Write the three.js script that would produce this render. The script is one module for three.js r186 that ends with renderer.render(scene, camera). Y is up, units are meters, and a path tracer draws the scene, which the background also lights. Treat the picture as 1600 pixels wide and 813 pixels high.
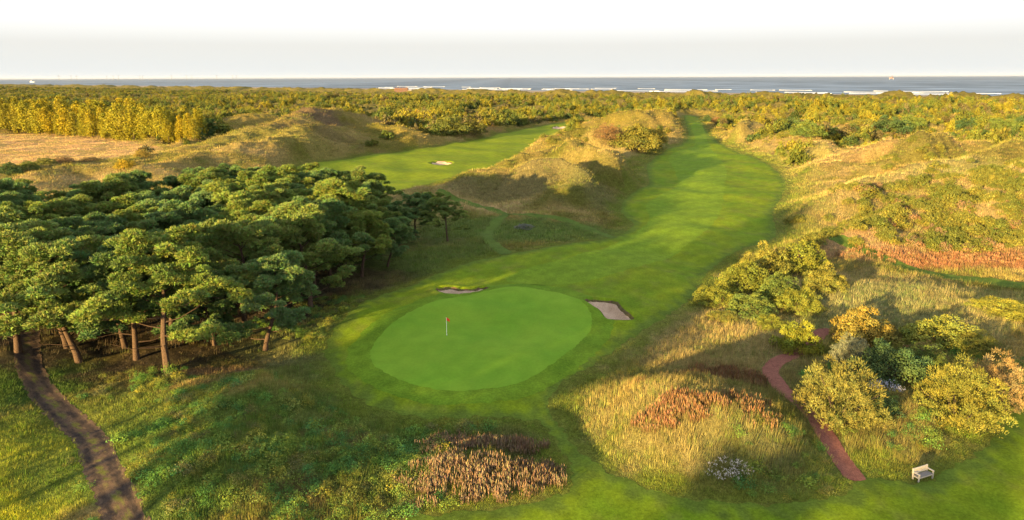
import * as THREE from 'three';
import { mergeGeometries } from 'three/addons/utils/BufferGeometryUtils.js';
import { createNoise2D } from 'simplex-noise';

// ───────────────────────── camera, sky, sun, exposure ─────────────────────────
const scene = new THREE.Scene();
const camera = new THREE.PerspectiveCamera(40, 1600 / 813, 0.5, 90000);
const EYE = 30, PITCH = Math.atan(286 / 1117), ROLL = -0.0032;
camera.position.set(0, EYE, 0);
camera.rotation.set(-PITCH, 0, ROLL, 'YXZ');

const renderer = new THREE.WebGLRenderer({ antialias: true });
renderer.toneMapping = THREE.LinearToneMapping;
renderer.toneMappingExposure = 5.4;
renderer.shadowMap.enabled = true;
renderer.outputColorSpace = THREE.SRGBColorSpace;

{ // a thin, bright evening sky: grey-white band at the horizon, white above, palest blue overhead
  const W = 512, Hh = 1024, d = new Float32Array(W * Hh * 4);
  const key = [[-90, .30, .31, .30], [-3, .41, .44, .45], [0, .45, .48, .485], [.7, .495, .515, .505], [1.4, .555, .565, .54], [2.2, .64, .64, .605], [3, .73, .73, .695], [4, .83, .83, .805], [5, .91, .91, .895], [6, .97, .97, .965], [8, 1.02, 1.02, 1.02], [12, 1.06, 1.07, 1.07], [30, 1.12, 1.15, 1.18], [90, .86, .98, 1.15]];
  for (let j = 0; j < Hh; j++) {
    const e = ((j + .5) / Hh - .5) * 180;
    let k = 0; while (k < key.length - 2 && key[k + 1][0] < e) k++;
    const a = key[k], b = key[k + 1], t = Math.min(1, Math.max(0, (e - a[0]) / (b[0] - a[0])));
    for (let i = 0; i < W; i++) {
      const o = (j * W + i) * 4;
      for (let c = 0; c < 3; c++) d[o + c] = .243 * (a[c + 1] + (b[c + 1] - a[c + 1]) * t);
      d[o + 3] = 1;
    }
  }
  const sky = new THREE.DataTexture(d, W, Hh, THREE.RGBAFormat, THREE.FloatType);
  sky.mapping = THREE.EquirectangularReflectionMapping; sky.magFilter = THREE.LinearFilter; sky.minFilter = THREE.LinearFilter;
  sky.needsUpdate = true;
  scene.background = sky; scene.environment = sky;
}
const SUN_AZ = [-0.63, 0.777], SUN_EL = 7.4 * Math.PI / 180;
const sun = new THREE.DirectionalLight(new THREE.Color().setRGB(1, .69, .27), 5);
sun.position.set(SUN_AZ[0] * Math.cos(SUN_EL) * 300, Math.sin(SUN_EL) * 300, SUN_AZ[1] * Math.cos(SUN_EL) * 300 - 120);
sun.target.position.set(0, 0, -120); sun.castShadow = true; sun.shadow.radius = 1.6;
sun.shadow.mapSize.set(4096, 4096);
Object.assign(sun.shadow.camera, { left: -300, right: 300, top: 200, bottom: -200, near: 1, far: 900 });
scene.add(sun, sun.target);

// ───────────────────────── helpers ─────────────────────────
function rng(seed) { let a = seed >>> 0; return () => { a = (a + 0x6D2B79F5) | 0; let t = Math.imul(a ^ (a >>> 15), 1 | a); t = (t + Math.imul(t ^ (t >>> 7), 61 | t)) ^ t; return ((t ^ (t >>> 14)) >>> 0) / 4294967296; }; }
const n1 = createNoise2D(rng(11)), n2 = createNoise2D(rng(23)), n3 = createNoise2D(rng(37)), n4 = createNoise2D(rng(51));
const clamp = (x, a = 0, b = 1) => Math.min(b, Math.max(a, x));
const sstep = (a, b, x) => { const t = clamp((x - a) / (b - a)); return t * t * (3 - 2 * t); };
const lerp = (a, b, t) => a + (b - a) * t;
const mix3 = (a, b, t) => [lerp(a[0], b[0], t), lerp(a[1], b[1], t), lerp(a[2], b[2], t)];
const cp = Math.cos(PITCH), sp = Math.sin(PITCH), cr = Math.cos(ROLL), sr = Math.sin(ROLL);
// a survey of the site: the direction of a sighted point, and where that sight line meets level y
function ray(px, py) {
  const a = px - 800, b = 406.5 - py, x = a * cr - b * sr, y = a * sr + b * cr;
  return [x, y * cp - 1117 * sp, -(1117 * cp + y * sp)];
}
function at(px, py, y = 0) { const r = ray(px, py), t = (EYE - y) / -r[1]; return [r[0] * t, r[2] * t]; }
function spline(pts, closed, n = 8) {
  const out = [], N = pts.length, g = (i) => closed ? pts[(i + N) % N] : pts[clamp(i, 0, N - 1)];
  for (let i = 0; i < (closed ? N : N - 1); i++) {
    const [a, b, c, d] = [g(i - 1), g(i), g(i + 1), g(i + 2)];
    for (let k = 0; k < n; k++) {
      const t = k / n, t2 = t * t, t3 = t2 * t;
      out.push([0, 1].map((q) => .5 * (2 * b[q] + (c[q] - a[q]) * t + (2 * a[q] - 5 * b[q] + 4 * c[q] - d[q]) * t2 + (3 * b[q] - a[q] - 3 * c[q] + d[q]) * t3)));
    }
  }
  if (!closed) out.push(pts[N - 1]);
  return out;
}
function bbox(pts, m) { let a = 1e9, b = -1e9, c = 1e9, d = -1e9; for (const [x, z] of pts) { a = Math.min(a, x); b = Math.max(b, x); c = Math.min(c, z); d = Math.max(d, z); } return [a - m, b + m, c - m, d + m]; }
const FAR = -40;
function area(pts, n = 6) { // closed outline -> signed distance, positive inside, clipped at -40 m
  const p = spline(pts, true, n), bb = bbox(p, -FAR), N = p.length;
  const f = (x, z) => {
    if (x < bb[0] || x > bb[1] || z < bb[2] || z > bb[3]) return FAR;
    let d2 = 1e12, ins = false;
    for (let i = 0, j = N - 1; i < N; j = i++) {
      const ax = p[j][0], az = p[j][1], bx = p[i][0], bz = p[i][1], ex = bx - ax, ez = bz - az, wx = x - ax, wz = z - az;
      const t = clamp((wx * ex + wz * ez) / (ex * ex + ez * ez + 1e-9)), qx = wx - ex * t, qz = wz - ez * t;
      d2 = Math.min(d2, qx * qx + qz * qz);
      if ((az > z) !== (bz > z) && x < (bx - ax) * (z - az) / (bz - az) + ax) ins = !ins;
    }
    const d = Math.sqrt(d2); return ins ? d : Math.max(FAR, -d);
  };
  f.bb = bb; return f;
}
function strip(pts, half, n = 6) { // a path: half width minus distance to the centre line
  const p = spline(pts, false, n), bb = bbox(p, 20);
  const f = (x, z) => {
    if (x < bb[0] || x > bb[1] || z < bb[2] || z > bb[3]) return FAR;
    let d2 = 1e12;
    for (let i = 1; i < p.length; i++) {
      const ax = p[i - 1][0], az = p[i - 1][1], ex = p[i][0] - ax, ez = p[i][1] - az, wx = x - ax, wz = z - az;
      const t = clamp((wx * ex + wz * ez) / (ex * ex + ez * ez + 1e-9)), qx = wx - ex * t, qz = wz - ez * t; d2 = Math.min(d2, qx * qx + qz * qz);
    }
    return half - Math.sqrt(d2);
  };
  f.bb = bb; return f;
}
const A = (list, y = 0) => list.map(([a, b]) => at(a, b, y));

// ───────────────────────── ground plan ─────────────────────────
const Z = {};
Z.fairway = area(A([[508, 540], [520, 580], [548, 616], [590, 638], [660, 653], [740, 657], [805, 655], [845, 660], [878, 700], [890, 745], [880, 775], [800, 797], [690, 806], [600, 830], [600, 900], [1100, 940], [1700, 900], [1690, 600], [1605, 585], [1588, 640], [1545, 695], [1480, 738], [1432, 757], [1350, 752], [1320, 775], [1250, 792], [1130, 790], [1030, 775], [950, 740], [900, 700], [868, 655], [858, 625], [880, 600], [930, 568], [985, 528], [1040, 497], [1075, 470], [1095, 440], [1120, 412], [1165, 388], [1212, 368], [1208, 330], [1228, 292], [1214, 266], [1168, 243], [1128, 226], [1104, 204], [1090, 183], [1070, 182], [1076, 215], [1040, 236], [1012, 258], [1014, 288], [985, 306], [970, 330], [990, 350], [950, 375], [880, 385], [800, 398], [735, 410], [660, 438], [600, 460], [540, 497]]));
Z.fairway_left = area(A([[458, 264], [560, 246], [640, 236], [720, 223], [800, 206], [860, 195], [925, 188], [968, 188], [962, 195], [900, 199], [872, 206], [845, 222], [810, 238], [770, 260], [700, 279], [640, 297], [520, 312], [470, 292]]));
Z.cut = area(A([[1046, 243], [1060, 285], [1012, 318], [1014, 345], [962, 382], [880, 407], [790, 432], [850, 448], [960, 432], [1060, 392], [1122, 340], [1132, 290], [1134, 262], [1108, 226], [1096, 195], [1080, 195], [1086, 225]]));
Z.green = area(A([[578, 562], [598, 522], [650, 488], [720, 464], [800, 452], [872, 462], [915, 485], [925, 510], [892, 552], [830, 595], [760, 616], [680, 616], [615, 597]]));
Z.bunkA = area(A([[681, 450], [704, 447], [732, 449], [756, 446], [762, 451], [732, 457], [704, 460], [688, 457]]));
Z.bunkB = area(A([[913, 477], [923, 473.5], [944, 473.5], [964, 476], [973, 486], [991, 500], [966, 502], [947, 500], [936, 489]]));
Z.bunkC = area(A([[672, 255], [690, 253], [706, 255], [700, 258], [682, 258]]));
Z.bunkD = area(A([[862, 199], [872, 197], [886, 198], [880, 200.5], [868, 200.5]]));
Z.path = strip(A([[1352, 542], [1340, 536], [1311, 524], [1288, 516], [1268, 536], [1248, 550], [1213, 564], [1204, 583], [1222, 616], [1241, 642], [1274, 679], [1307, 716], [1333, 748]]), .85);
Z.track = strip(A([[60, 470], [44, 535], [47, 579], [77, 624], [123, 668], [148, 705], [162, 749], [186, 800], [230, 880]]), 1.2);
Z.walk = strip(A([[690, 314], [735, 322], [788, 336], [774, 350], [760, 372], [790, 396]]), 1.2);
Z.walkB = strip(A([[788, 338], [840, 346], [900, 352], [955, 372]]), 1.1);
Z.walkC = strip(A([[1300, 398], [1360, 410], [1440, 424], [1520, 436], [1610, 448]]), 1.6);
Z.field = area(A([[-250, 218], [0, 209], [90, 208], [170, 216], [250, 234], [215, 246], [140, 250], [60, 254], [-20, 262], [-250, 275]]));
const mown = (x, z) => Math.max(Z.fairway(x, z), Z.fairway_left(x, z));
// hillocks: sighted top (px, py) at height h, half-widths across and along the line of sight, turn
const hills = [
  [930, 302, 2.6, 11, 7, 0], [880, 307, 2.4, 15, 8, 0], [840, 332, 1.6, 13, 7, 0], [1000, 215, 4, 14, 16, 0], [1700, 290, 8, 34, 22, 0], [395, 178, 9, 28, 22, 0], [1250, 190, 8, 14, 14, 0], [1340, 196, 8, 20, 14, 0], [170, 270, 4, 16, 9, .2], [-60, 280, 4, 30, 14, 0],
  // foreground knolls
  [1090, 605, 4.2, 10, 9, .2], [1000, 640, 3.0, 8, 7, 0], [1190, 700, 1.4, 8, 6, 0], [750, 722, 2.4, 7.5, 3.4, 0], [430, 595, 3.0, 8, 7, 0], [380, 695, 2.4, 12, 7, 0], [520, 735, 1.2, 8, 5, 0], [590, 690, .7, 5, 3, 0], [1380, 640, 1.6, 10, 9, 0], [1560, 480, 1.5, 22, 10, 0], [1400, 460, 1.2, 20, 9, 0],
].map(([px, py, h, rx, rz, rot]) => { const [x, z] = at(px, py, h); return { x, z, h, rx, rz, c: Math.cos(rot), s: Math.sin(rot), R: 2.2 * Math.max(rx, rz) }; });
// dune crests: sighted points with their heights, and the half-width of the dune
const ridges = [
  [20, [240, 250, 4], [310, 229, 7], [380, 206, 10], [440, 189, 13], [485, 170, 16], [530, 172, 14], [570, 182, 10]],
  [15, [330, 241, 6], [420, 216, 9.5], [470, 202, 10.5], [540, 201, 8.5]],
  [15, [590, 191, 10], [650, 204, 7], [720, 210, 6], [790, 190, 7], [838, 173, 11.5]],
  [10, [40, 286, 4], [110, 258, 5.5], [180, 262, 5], [240, 258, 6], [300, 241, 6]],
  [8, [640, 303, 2.4], [700, 282, 4], [760, 264, 6.2], [800, 263, 5.6], [865, 247, 10], [915, 264, 8.2], [950, 285, 5]],
  [9, [800, 251, 5.6], [850, 231, 8.4], [880, 228, 8], [905, 220, 11.2], [950, 232, 10.6], [988, 252, 8]],
  [10, [850, 216, 6], [890, 200, 9.6], [940, 197, 10.4], [985, 206, 8]],
  [15, [940, 186, 8], [990, 170, 13.5], [1030, 172, 12.5], [1058, 188, 8]],
  [9, [1110, 202, 6.5], [1150, 185, 11.5], [1185, 192, 9]],
  [8, [1190, 213, 5], [1240, 205, 7.5], [1300, 222, 6.5]],
  [11.5, [1230, 266, 3], [1300, 248, 6], [1370, 227, 9.6], [1430, 207, 14.4], [1490, 212, 12.6], [1530, 235, 7.4]],
  [11, [1240, 322, 2.5], [1330, 290, 6.4], [1420, 262, 8.8], [1500, 249, 10.4], [1600, 225, 12], [1680, 215, 14]],
  [7.5, [1290, 373, 3.2], [1330, 356, 4.6], [1390, 336, 5], [1450, 325, 5.6], [1540, 318, 6], [1640, 308, 7]],
  [13, [1480, 286, 7], [1560, 270, 8.6], [1660, 258, 10.5]],
].map(([w, ...p]) => { const q = p.map(([px, py, h]) => [...at(px, py, h), h]); return { w, q, bb: bbox(q, w * 2.6) }; });
const shoreOf = (x) => -(1430 - .86 * x); // the beach runs away to the left
function hillsAt(x, z) {
  let q = 0;
  for (const m of hills) {
    const dx = x - m.x, dz = z - m.z; if (dx > m.R || dx < -m.R || dz > m.R || dz < -m.R) continue;
    const u = (dx * m.c + dz * m.s) / m.rx, v = (-dx * m.s + dz * m.c) / m.rz, e = m.h * Math.exp(-(u * u + v * v) * 1.15);
    q += e * e * e;
  }
  for (const m of ridges) {
    if (x < m.bb[0] || x > m.bb[1] || z < m.bb[2] || z > m.bb[3]) continue;
    let best = 0; const wx = x + 3.5 * n3(x / 22, z / 22), wz = z + 3.5 * n2(x / 22 + 5, z / 22);
    for (let i = 1; i < m.q.length; i++) {
      const [ax, az, ah] = m.q[i - 1], [bx, bz, bh] = m.q[i], ex = bx - ax, ez = bz - az, t = clamp(((wx - ax) * ex + (wz - az) * ez) / (ex * ex + ez * ez));
      const dd = Math.hypot(wx - ax - ex * t, wz - az - ez * t) / m.w; if (dd < 2.5) best = Math.max(best, lerp(ah, bh, t) * (Math.exp(-1.05 * Math.pow(dd * dd + .01, .78))));
    }
    q += best * best * best;
  }
  return Math.cbrt(q);
}
const bunkers = [Z.bunkA, Z.bunkB, Z.bunkC, Z.bunkD];
function H(x, z) {
  const m = mown(x, z), d = -z, off = sstep(0, 14, -m - .6), off2 = sstep(0, 5, -m - .2);
  const near = 1 - sstep(150, 260, d), flat = Math.max(sstep(-14, 2, Z.field(x, z)), 0);
  let y = (n1(x / 28, z / 36) * .46 + n2(x / 13 + 5, z / 17) * .17) * sstep(16, 60, d);
  const hl = hillsAt(x, z);
  y += hl * sstep(0, lerp(9, 8, near), -m - .3) * (1 - flat);
  // blown sand relief
  const rg = 1 - Math.abs(n2(x / 46 + 3, z / 46)), rg2 = 1 - Math.abs(n3(x / 19, z / 19 + 9));
  const wild = off * (1 - flat) * (1 - .75 * clamp(hl / 5)) * (1 - near * .86) * (d > 0 ? 1 : .2);
  const rk = 1 - Math.abs(n4(x / 24 + n1(x / 15, z / 15) * .35, z / 24 + 60)), rk2 = 1 - Math.abs(n1(x / 8.5 + 30, z / 8.5));
  y += hl * off2 * ((rk * rk - .4) * (.13 + .13 * Math.exp(-(((x - 28) / 30) ** 2))) + (rk2 * rk2 - .4) * .05) * (1 - .8 * near);
  y += wild * ((rg * rg - .35) * (3.4 + 2 * sstep(30, 90, x)) + (rg2 * rg2 - .3) * (1.25 + .8 * sstep(30, 90, x)));
  y += off2 * (1 - flat) * (n4(x / 6.5, z / 6.5) * .22 + n1(x / 2.7, z / 2.7 + 40) * .08) * (.5 + .5 * clamp(hl / 4) + (1 - near) * .5);
  // rising ground to the right of the course
  y += off * sstep(30, 150, x - 25 - Math.max(0, d - 90) * .22) * 2.4 * (d > 100 ? sstep(100, 160, d) : 0);
  // coast: dune belt, then the beach
  const c = z - shoreOf(x);
  if (d > 600) {
    const belt = Math.exp(-(((c - 95) / 60) ** 2));
    y += belt * (3.5 + 5 * n3(x / 90, z / 90)) + sstep(700, 1200, d) * 1.0 * n4(x / 150, z / 150) * 2;
    y = c > 0 ? lerp(-6.3, y, sstep(0, 70, c)) : -6.3 + c / 850 * 1.9;
  }
  for (const b of bunkers) { const s = b(x, z); if (s > -1.5) y += -1.25 * sstep(-.1, .9, s) + .16 * Math.exp(-((s + .5) ** 2) / .6); }
  { const s = Z.green(x, z); if (s > -6) y += .35 * sstep(-6, 1.5, s) + .2 * n3(x / 10, z / 12) * sstep(-4, 2, s); }
  { const s = Z.track(x, z); if (s > -3) y -= .12 * sstep(-1, .6, s); }
  return y;
}
function hit(px, py) { // where a sight line meets the ground
  const r = ray(px, py), L = Math.hypot(...r), u = r.map((q) => q / L); let t = 20;
  for (let i = 0; i < 4000; i++) { const x = u[0] * t, y = EYE + u[1] * t, z = u[2] * t, g = y - H(x, z); if (g < .02 || t > 6000) break; t += Math.max(.05, g * .35); }
  return [u[0] * t, u[2] * t];
}
function put(obj, x, z, sink = .05) { obj.position.set(x, H(x, z) - sink, z); return obj; }

// names, labels
const taken = {};
function numbered(n) { taken[n] = (taken[n] ?? -1) + 1; return taken[n] ? `${n}_${String(taken[n]).padStart(3, '0')}` : n; }
function tag(o, label, category, group, kind) { o.userData = { label, category }; if (group) o.userData.group = group; if (kind) o.userData.kind = kind; return o; }
function shadows(o) { o.traverse((c) => { if (c.isMesh) { c.castShadow = true; c.receiveShadow = true; } }); return o; }
function add(o) { shadows(o); scene.add(o); return o; }

// ───────────────────────── materials ─────────────────────────
function tile(seed, n, fn, srgb = true) { // a repeating grain texture
  const d = new Uint8Array(n * n * 4), r = rng(seed);
  const grids = [4, 9, 23, 61, n / 4 | 0].map((k) => ({ k, v: Float32Array.from({ length: k * k }, () => r()) }));
  const smp = (g, u, v) => { const x = u * g.k, y = v * g.k, i = Math.floor(x), j = Math.floor(y), fx = sstep(0, 1, x - i), fy = sstep(0, 1, y - j), q = (a, b) => g.v[((b % g.k + g.k) % g.k) * g.k + ((a % g.k + g.k) % g.k)]; return lerp(lerp(q(i, j), q(i + 1, j), fx), lerp(q(i, j + 1), q(i + 1, j + 1), fx), fy); };
  for (let j = 0; j < n; j++) for (let i = 0; i < n; i++) {
    const c = fn(grids.map((g) => smp(g, i / n, j / n)), r()), o = (j * n + i) * 4;
    for (let k = 0; k < 3; k++) d[o + k] = clamp(Array.isArray(c) ? c[k] : c) * 255; d[o + 3] = 255;
  }
  const t = new THREE.DataTexture(d, n, n); t.wrapS = t.wrapT = THREE.RepeatWrapping; t.magFilter = THREE.LinearFilter; t.minFilter = THREE.LinearMipmapLinearFilter; t.generateMipmaps = true;
  if (srgb) t.colorSpace = THREE.SRGBColorSpace; t.needsUpdate = true; return t;
}
function scaled(t, m) { const c = t.clone(); c.repeat.set(1 / m, 1 / m); c.needsUpdate = true; return c; }
const T = {
  rough: tile(1, 512, (g, w) => .62 + .16 * g[2] + .16 * g[3] + .22 * (g[4] - .5) + .1 * (w - .5)),
  lawn: tile(2, 512, (g, w) => .80 + .10 * (g[1] - .5) + .12 * (g[3] - .5) + .12 * (g[4] - .5) + .10 * (w - .5)),
  sand: tile(3, 512, (g, w) => .74 + .14 * g[3] + .12 * g[4] + .12 * (w - .5)),
  gravel: tile(4, 512, (g, w) => .62 + .12 * g[2] + .2 * g[4] + .3 * (w - .5)),
  bark: tile(5, 256, (g, w) => .45 + .3 * g[3] + .35 * (g[4] - .3) + .1 * w),
  wood: tile(6, 256, (g, w) => .78 + .15 * g[3] + .1 * (w - .5)),
  sea: tile(7, 512, (g, w) => .5 + .35 * (g[2] - .5) + .35 * (g[3] - .5) + .3 * (g[4] - .5), false),
};
const std = (o) => new THREE.MeshPhysicalMaterial({ roughness: 1, metalness: 0, side: THREE.DoubleSide, specularIntensity: .08, ...o });
const M = {
  ground: std({ vertexColors: true, map: scaled(T.rough, 9), bumpMap: scaled(T.rough, 4), bumpScale: .12 }),
  lawn: std({ vertexColors: true, map: scaled(T.lawn, 11), bumpMap: scaled(T.lawn, 5), bumpScale: .02, roughness: .95 }),
  green: std({ vertexColors: true, map: scaled(tile(12, 512, (g, w) => .86 + .05 * (g[1] - .5) + .04 * (g[3] - .5) + .04 * (w - .5)), 13) }),
  sand: std({ vertexColors: true, map: scaled(T.sand, 4), bumpMap: scaled(T.sand, 2.5), bumpScale: .04 }),
  path: std({ vertexColors: true, map: scaled(T.gravel, 3) }),
  track: std({ vertexColors: true, map: scaled(T.gravel, 4), bumpMap: scaled(T.gravel, 3), bumpScale: .05 }),
  leaf: std({ vertexColors: true }),
  blade: std({ vertexColors: true, roughness: .9 }),
  bark: std({ color: new THREE.Color().setRGB(.15, .10, .072), map: T.bark, bumpMap: T.bark, bumpScale: .03 }),
  barkDark: std({ color: new THREE.Color().setRGB(.16, .12, .09), map: T.bark, bumpMap: T.bark, bumpScale: .02 }),
};

// ───────────────────────── ground sheet ─────────────────────────
// rough colours (base reflectance)
const STRAW = [.41, .315, .105], OLIVE = [.20, .20, .04], RUST = [.30, .15, .07], BUFF = [.56, .415, .18], GOLD = [.36, .27, .05];
const tints = [ // patches of other growth, one with sunlight painted in: sighted centre, half-widths in metres, colour, strength
  [1060, 638, 4.2, 2.4, RUST, 1], [1155, 585, 5.0, 4.2, [.36, .20, .09], .9], [1500, 408, 26, 5, [.38, .20, .10], .8], [1400, 402, 16, 6, [.56, .38, .18], .8], [1560, 412, 18, 5, [.38, .18, .09], .8], [780, 700, 6, 2.2, [.26, .15, .10], .9], [740, 765, 8, 2.6, [.34, .23, .10], .8],
  [1040, 700, 9, 5, [.36, .30, .11], .8], [1180, 560, 5, 6, [.44, .34, .13], .7], [900, 620, 5, 5, [.26, .24, .08], .7], [1130, 640, 7, 5, [.33, .28, .10], .7], [1250, 640, 4, 6, [.30, .28, .07], .7], [1250, 740, 7, 4, [.26, .26, .09], .8],
  [450, 590, 6, 4, [.26, .25, .11], .9], [520, 640, 4, 3, [.08, .17, .055], .75], [330, 760, 9, 6, [.06, .14, .03], .9], [640, 720, 5, 4, [.08, .16, .04], .9], [470, 750, 8, 5, [.11, .13, .04], .9], [60, 720, 11, 11, [.48, .50, .04], 1], [30, 600, 8, 10, [.09, .15, .03], 1], [250, 640, 9, 8, [.16, .16, .05], .8], [300, 580, 10, 6, [.15, .13, .05], .8],  // the bright yellow meadow left of the track has sunlight painted into its colour
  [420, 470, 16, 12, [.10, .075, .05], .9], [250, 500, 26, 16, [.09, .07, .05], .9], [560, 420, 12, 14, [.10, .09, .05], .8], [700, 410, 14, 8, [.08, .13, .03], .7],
  [740, 360, 18, 12, [.18, .25, .06], .95], [860, 365, 18, 8, [.18, .25, .06], .95], [650, 400, 16, 9, [.16, .22, .05], .9], [470, 640, 13, 10, [.17, .23, .05], .7], [640, 690, 14, 8, [.15, .22, .05], .7], [200, 680, 14, 10, [.20, .25, .045], .75], [330, 720, 12, 9, [.14, .22, .045], .65], [300, 612, 3.4, 1.6, [.28, .20, .08], .8], [520, 700, 3, 1.6, [.20, .13, .07], .8], [400, 640, 4, 2, [.36, .29, .09], .8], [450, 790, 3, 1.5, [.2, .14, .07], .8], [560, 722, 2.4, 1.4, [.22, .12, .06], .8], [355, 585, 4, 1.4, [.22, .14, .08], .8], [440, 560, 3, 2, [.34, .31, .14], .7], [250, 745, 3, 2, [.32, .29, .06], .7], [480, 530, 8, 7, [.20, .22, .08], .8], [820, 310, 20, 8, [.28, .24, .10], .8], [960, 320, 14, 10, [.22, .22, .08], .7],
  [470, 225, 26, 16, [.22, .15, .10], .8], [690, 210, 40, 18, [.40, .25, .09], .8], [420, 240, 40, 12, [.20, .16, .07], .6],
  [1540, 290, 40, 30, [.24, .22, .05], .8], [1480, 320, 24, 10, [.36, .34, .12], .7], [1370, 310, 14, 6, [.36, .19, .08], .8], [1430, 220, 18, 14, [.40, .32, .05], .8], [1300, 460, 22, 12, [.46, .36, .16], .7], [1480, 490, 22, 10, [.30, .31, .13], .8], [1590, 500, 12, 10, [.40, .34, .13], .7],
  [1450, 680, 8, 5, [.40, .31, .12], .8], [1330, 680, 6, 5, [.24, .22, .07], .8], [850, 225, 26, 22, [.56, .40, .17], .8], [1100, 560, 12, 12, [.30, .26, .10], .5], [1400, 620, 16, 10, [.20, .18, .06], .6], [1330, 270, 40, 18, [.54, .36, .16], .75], [1210, 250, 20, 16, [.40, .36, .10], .7], [950, 175, 40, 40, [.42, .30, .04], .8], [330, 250, 50, 14, [.34, .30, .08], .8],
].map(([px, py, rx, rz, c, s]) => { const [x, z] = at(px, py, 0); return { x, z, rx, rz, c, s }; });
function roughColor(x, z) {
  const d = -z, a = n1(x / 27 + 7, z / 33), b = n3(x / 8, z / 10 + 3), c = n2(x / 70, z / 60 + 8);
  let k = mix3(STRAW, OLIVE, clamp(.45 + .65 * a + .4 * b));
  k = mix3(k, BUFF, clamp(.8 * c - .05 + .5 * n4(x / 14, z / 14)));
  k = mix3(k, GOLD, sstep(180, 420, d) * .45);
  k = mix3(k, [.27, .23, .05], sstep(500, 800, d) * clamp(.5 + .6 * c));
  k = mix3(k, BUFF, .7 * sstep(20, 60, x - .05 * d) * sstep(95, 140, d) * (1 - sstep(300, 420, d)) * clamp(.7 + .6 * b));
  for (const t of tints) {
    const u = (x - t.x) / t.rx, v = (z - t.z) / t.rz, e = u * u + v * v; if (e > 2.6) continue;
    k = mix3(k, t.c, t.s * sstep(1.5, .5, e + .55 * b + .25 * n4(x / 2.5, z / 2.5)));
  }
  const f = Z.field(x, z); if (f > -3) k = mix3(k, mix3([.78, .50, .24], [.66, .47, .17], clamp(.5 + .8 * n2(x / 30, z / 9))), sstep(-3, 2, f + 2 * b));
  const s = mown(x, z); if (s > -17) { const wd = x > 30 && d > 120 && d < 330 ? 13 : 4.5; k = mix3(k, [.19, .25, .03], sstep(-wd, -.5, s + wd * .3 * b + n4(x / 3, z / 3)) * .8); }
  const cst = z - shoreOf(x); if (d > 600 && cst < 60) k = mix3([.62, .50, .36], k, sstep(20, 60, cst));
  return [k[0] * .55, k[1] * .55, k[2] * .55];
}
const zs = [];
for (let z = 220; z > -16; z -= 6) zs.push(z);
{ const n = 740; for (let i = 0; i <= n; i++) zs.push(-18 * Math.pow(4300 / 18, i / n)); }
const NC = 520, xs = (z, j) => { const u = j / NC * 2 - 1, d = Math.max(24, -z), w = d * .80 + 6, t = Math.abs(u); return Math.sign(u) * (t < .88 ? t / .88 * w : w + Math.pow((t - .88) / .12, 1.6) * (220 + d * .2)); };
const NR = zs.length, gx = new Float32Array(NR * (NC + 1)), gy = new Float32Array(gx.length), gz = new Float32Array(gx.length);
for (let i = 0, k = 0; i < NR; i++) for (let j = 0; j <= NC; j++, k++) { gx[k] = xs(zs[i], j); gz[k] = zs[i]; gy[k] = H(gx[k], gz[k]); }
const gn = new Float32Array(gx.length * 3);
for (let i = 0, k = 0; i < NR; i++) for (let j = 0; j <= NC; j++, k++) {
  const a = j ? k - 1 : k, b = j < NC ? k + 1 : k, c = i ? k - NC - 1 : k, e = i < NR - 1 ? k + NC + 1 : k;
  const ux = gx[b] - gx[a], uy = gy[b] - gy[a], vx = gx[e] - gx[c], vy = gy[e] - gy[c], vz = gz[e] - gz[c];
  let X = uy * vz, Y = -ux * vz, Zn = ux * vy - uy * vx; const L = Math.hypot(X, Y, Zn) * (Y < 0 ? -1 : 1); gn[3 * k] = X / L; gn[3 * k + 1] = Y / L; gn[3 * k + 2] = Zn / L;
}
{
  const p = new Float32Array(gx.length * 3), c = new Float32Array(gx.length * 3), uv = new Float32Array(gx.length * 2), idx = [];
  for (let k = 0; k < gx.length; k++) {
    p[3 * k] = gx[k]; p[3 * k + 1] = gy[k]; p[3 * k + 2] = gz[k]; uv[2 * k] = gx[k]; uv[2 * k + 1] = gz[k];
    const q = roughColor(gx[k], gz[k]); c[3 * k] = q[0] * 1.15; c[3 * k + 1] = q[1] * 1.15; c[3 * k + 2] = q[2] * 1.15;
  }
  for (let i = 0; i < NR - 1; i++) for (let j = 0; j < NC; j++) { const a = i * (NC + 1) + j, b = a + 1, e = a + NC + 1, f = e + 1; idx.push(a, b, e, b, f, e); }
  const g = new THREE.BufferGeometry();
  g.setAttribute('position', new THREE.BufferAttribute(p, 3)); g.setAttribute('normal', new THREE.BufferAttribute(gn.slice(), 3)); g.setAttribute('color', new THREE.BufferAttribute(c, 3)); g.setAttribute('uv', new THREE.BufferAttribute(uv, 2)); g.setIndex(idx);
  const o = new THREE.Mesh(g, M.ground); o.name = 'ground'; tag(o, 'rolling dune ground with dry rough grass reaching to the sea', 'ground', null, 'structure'); add(o);
}
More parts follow.
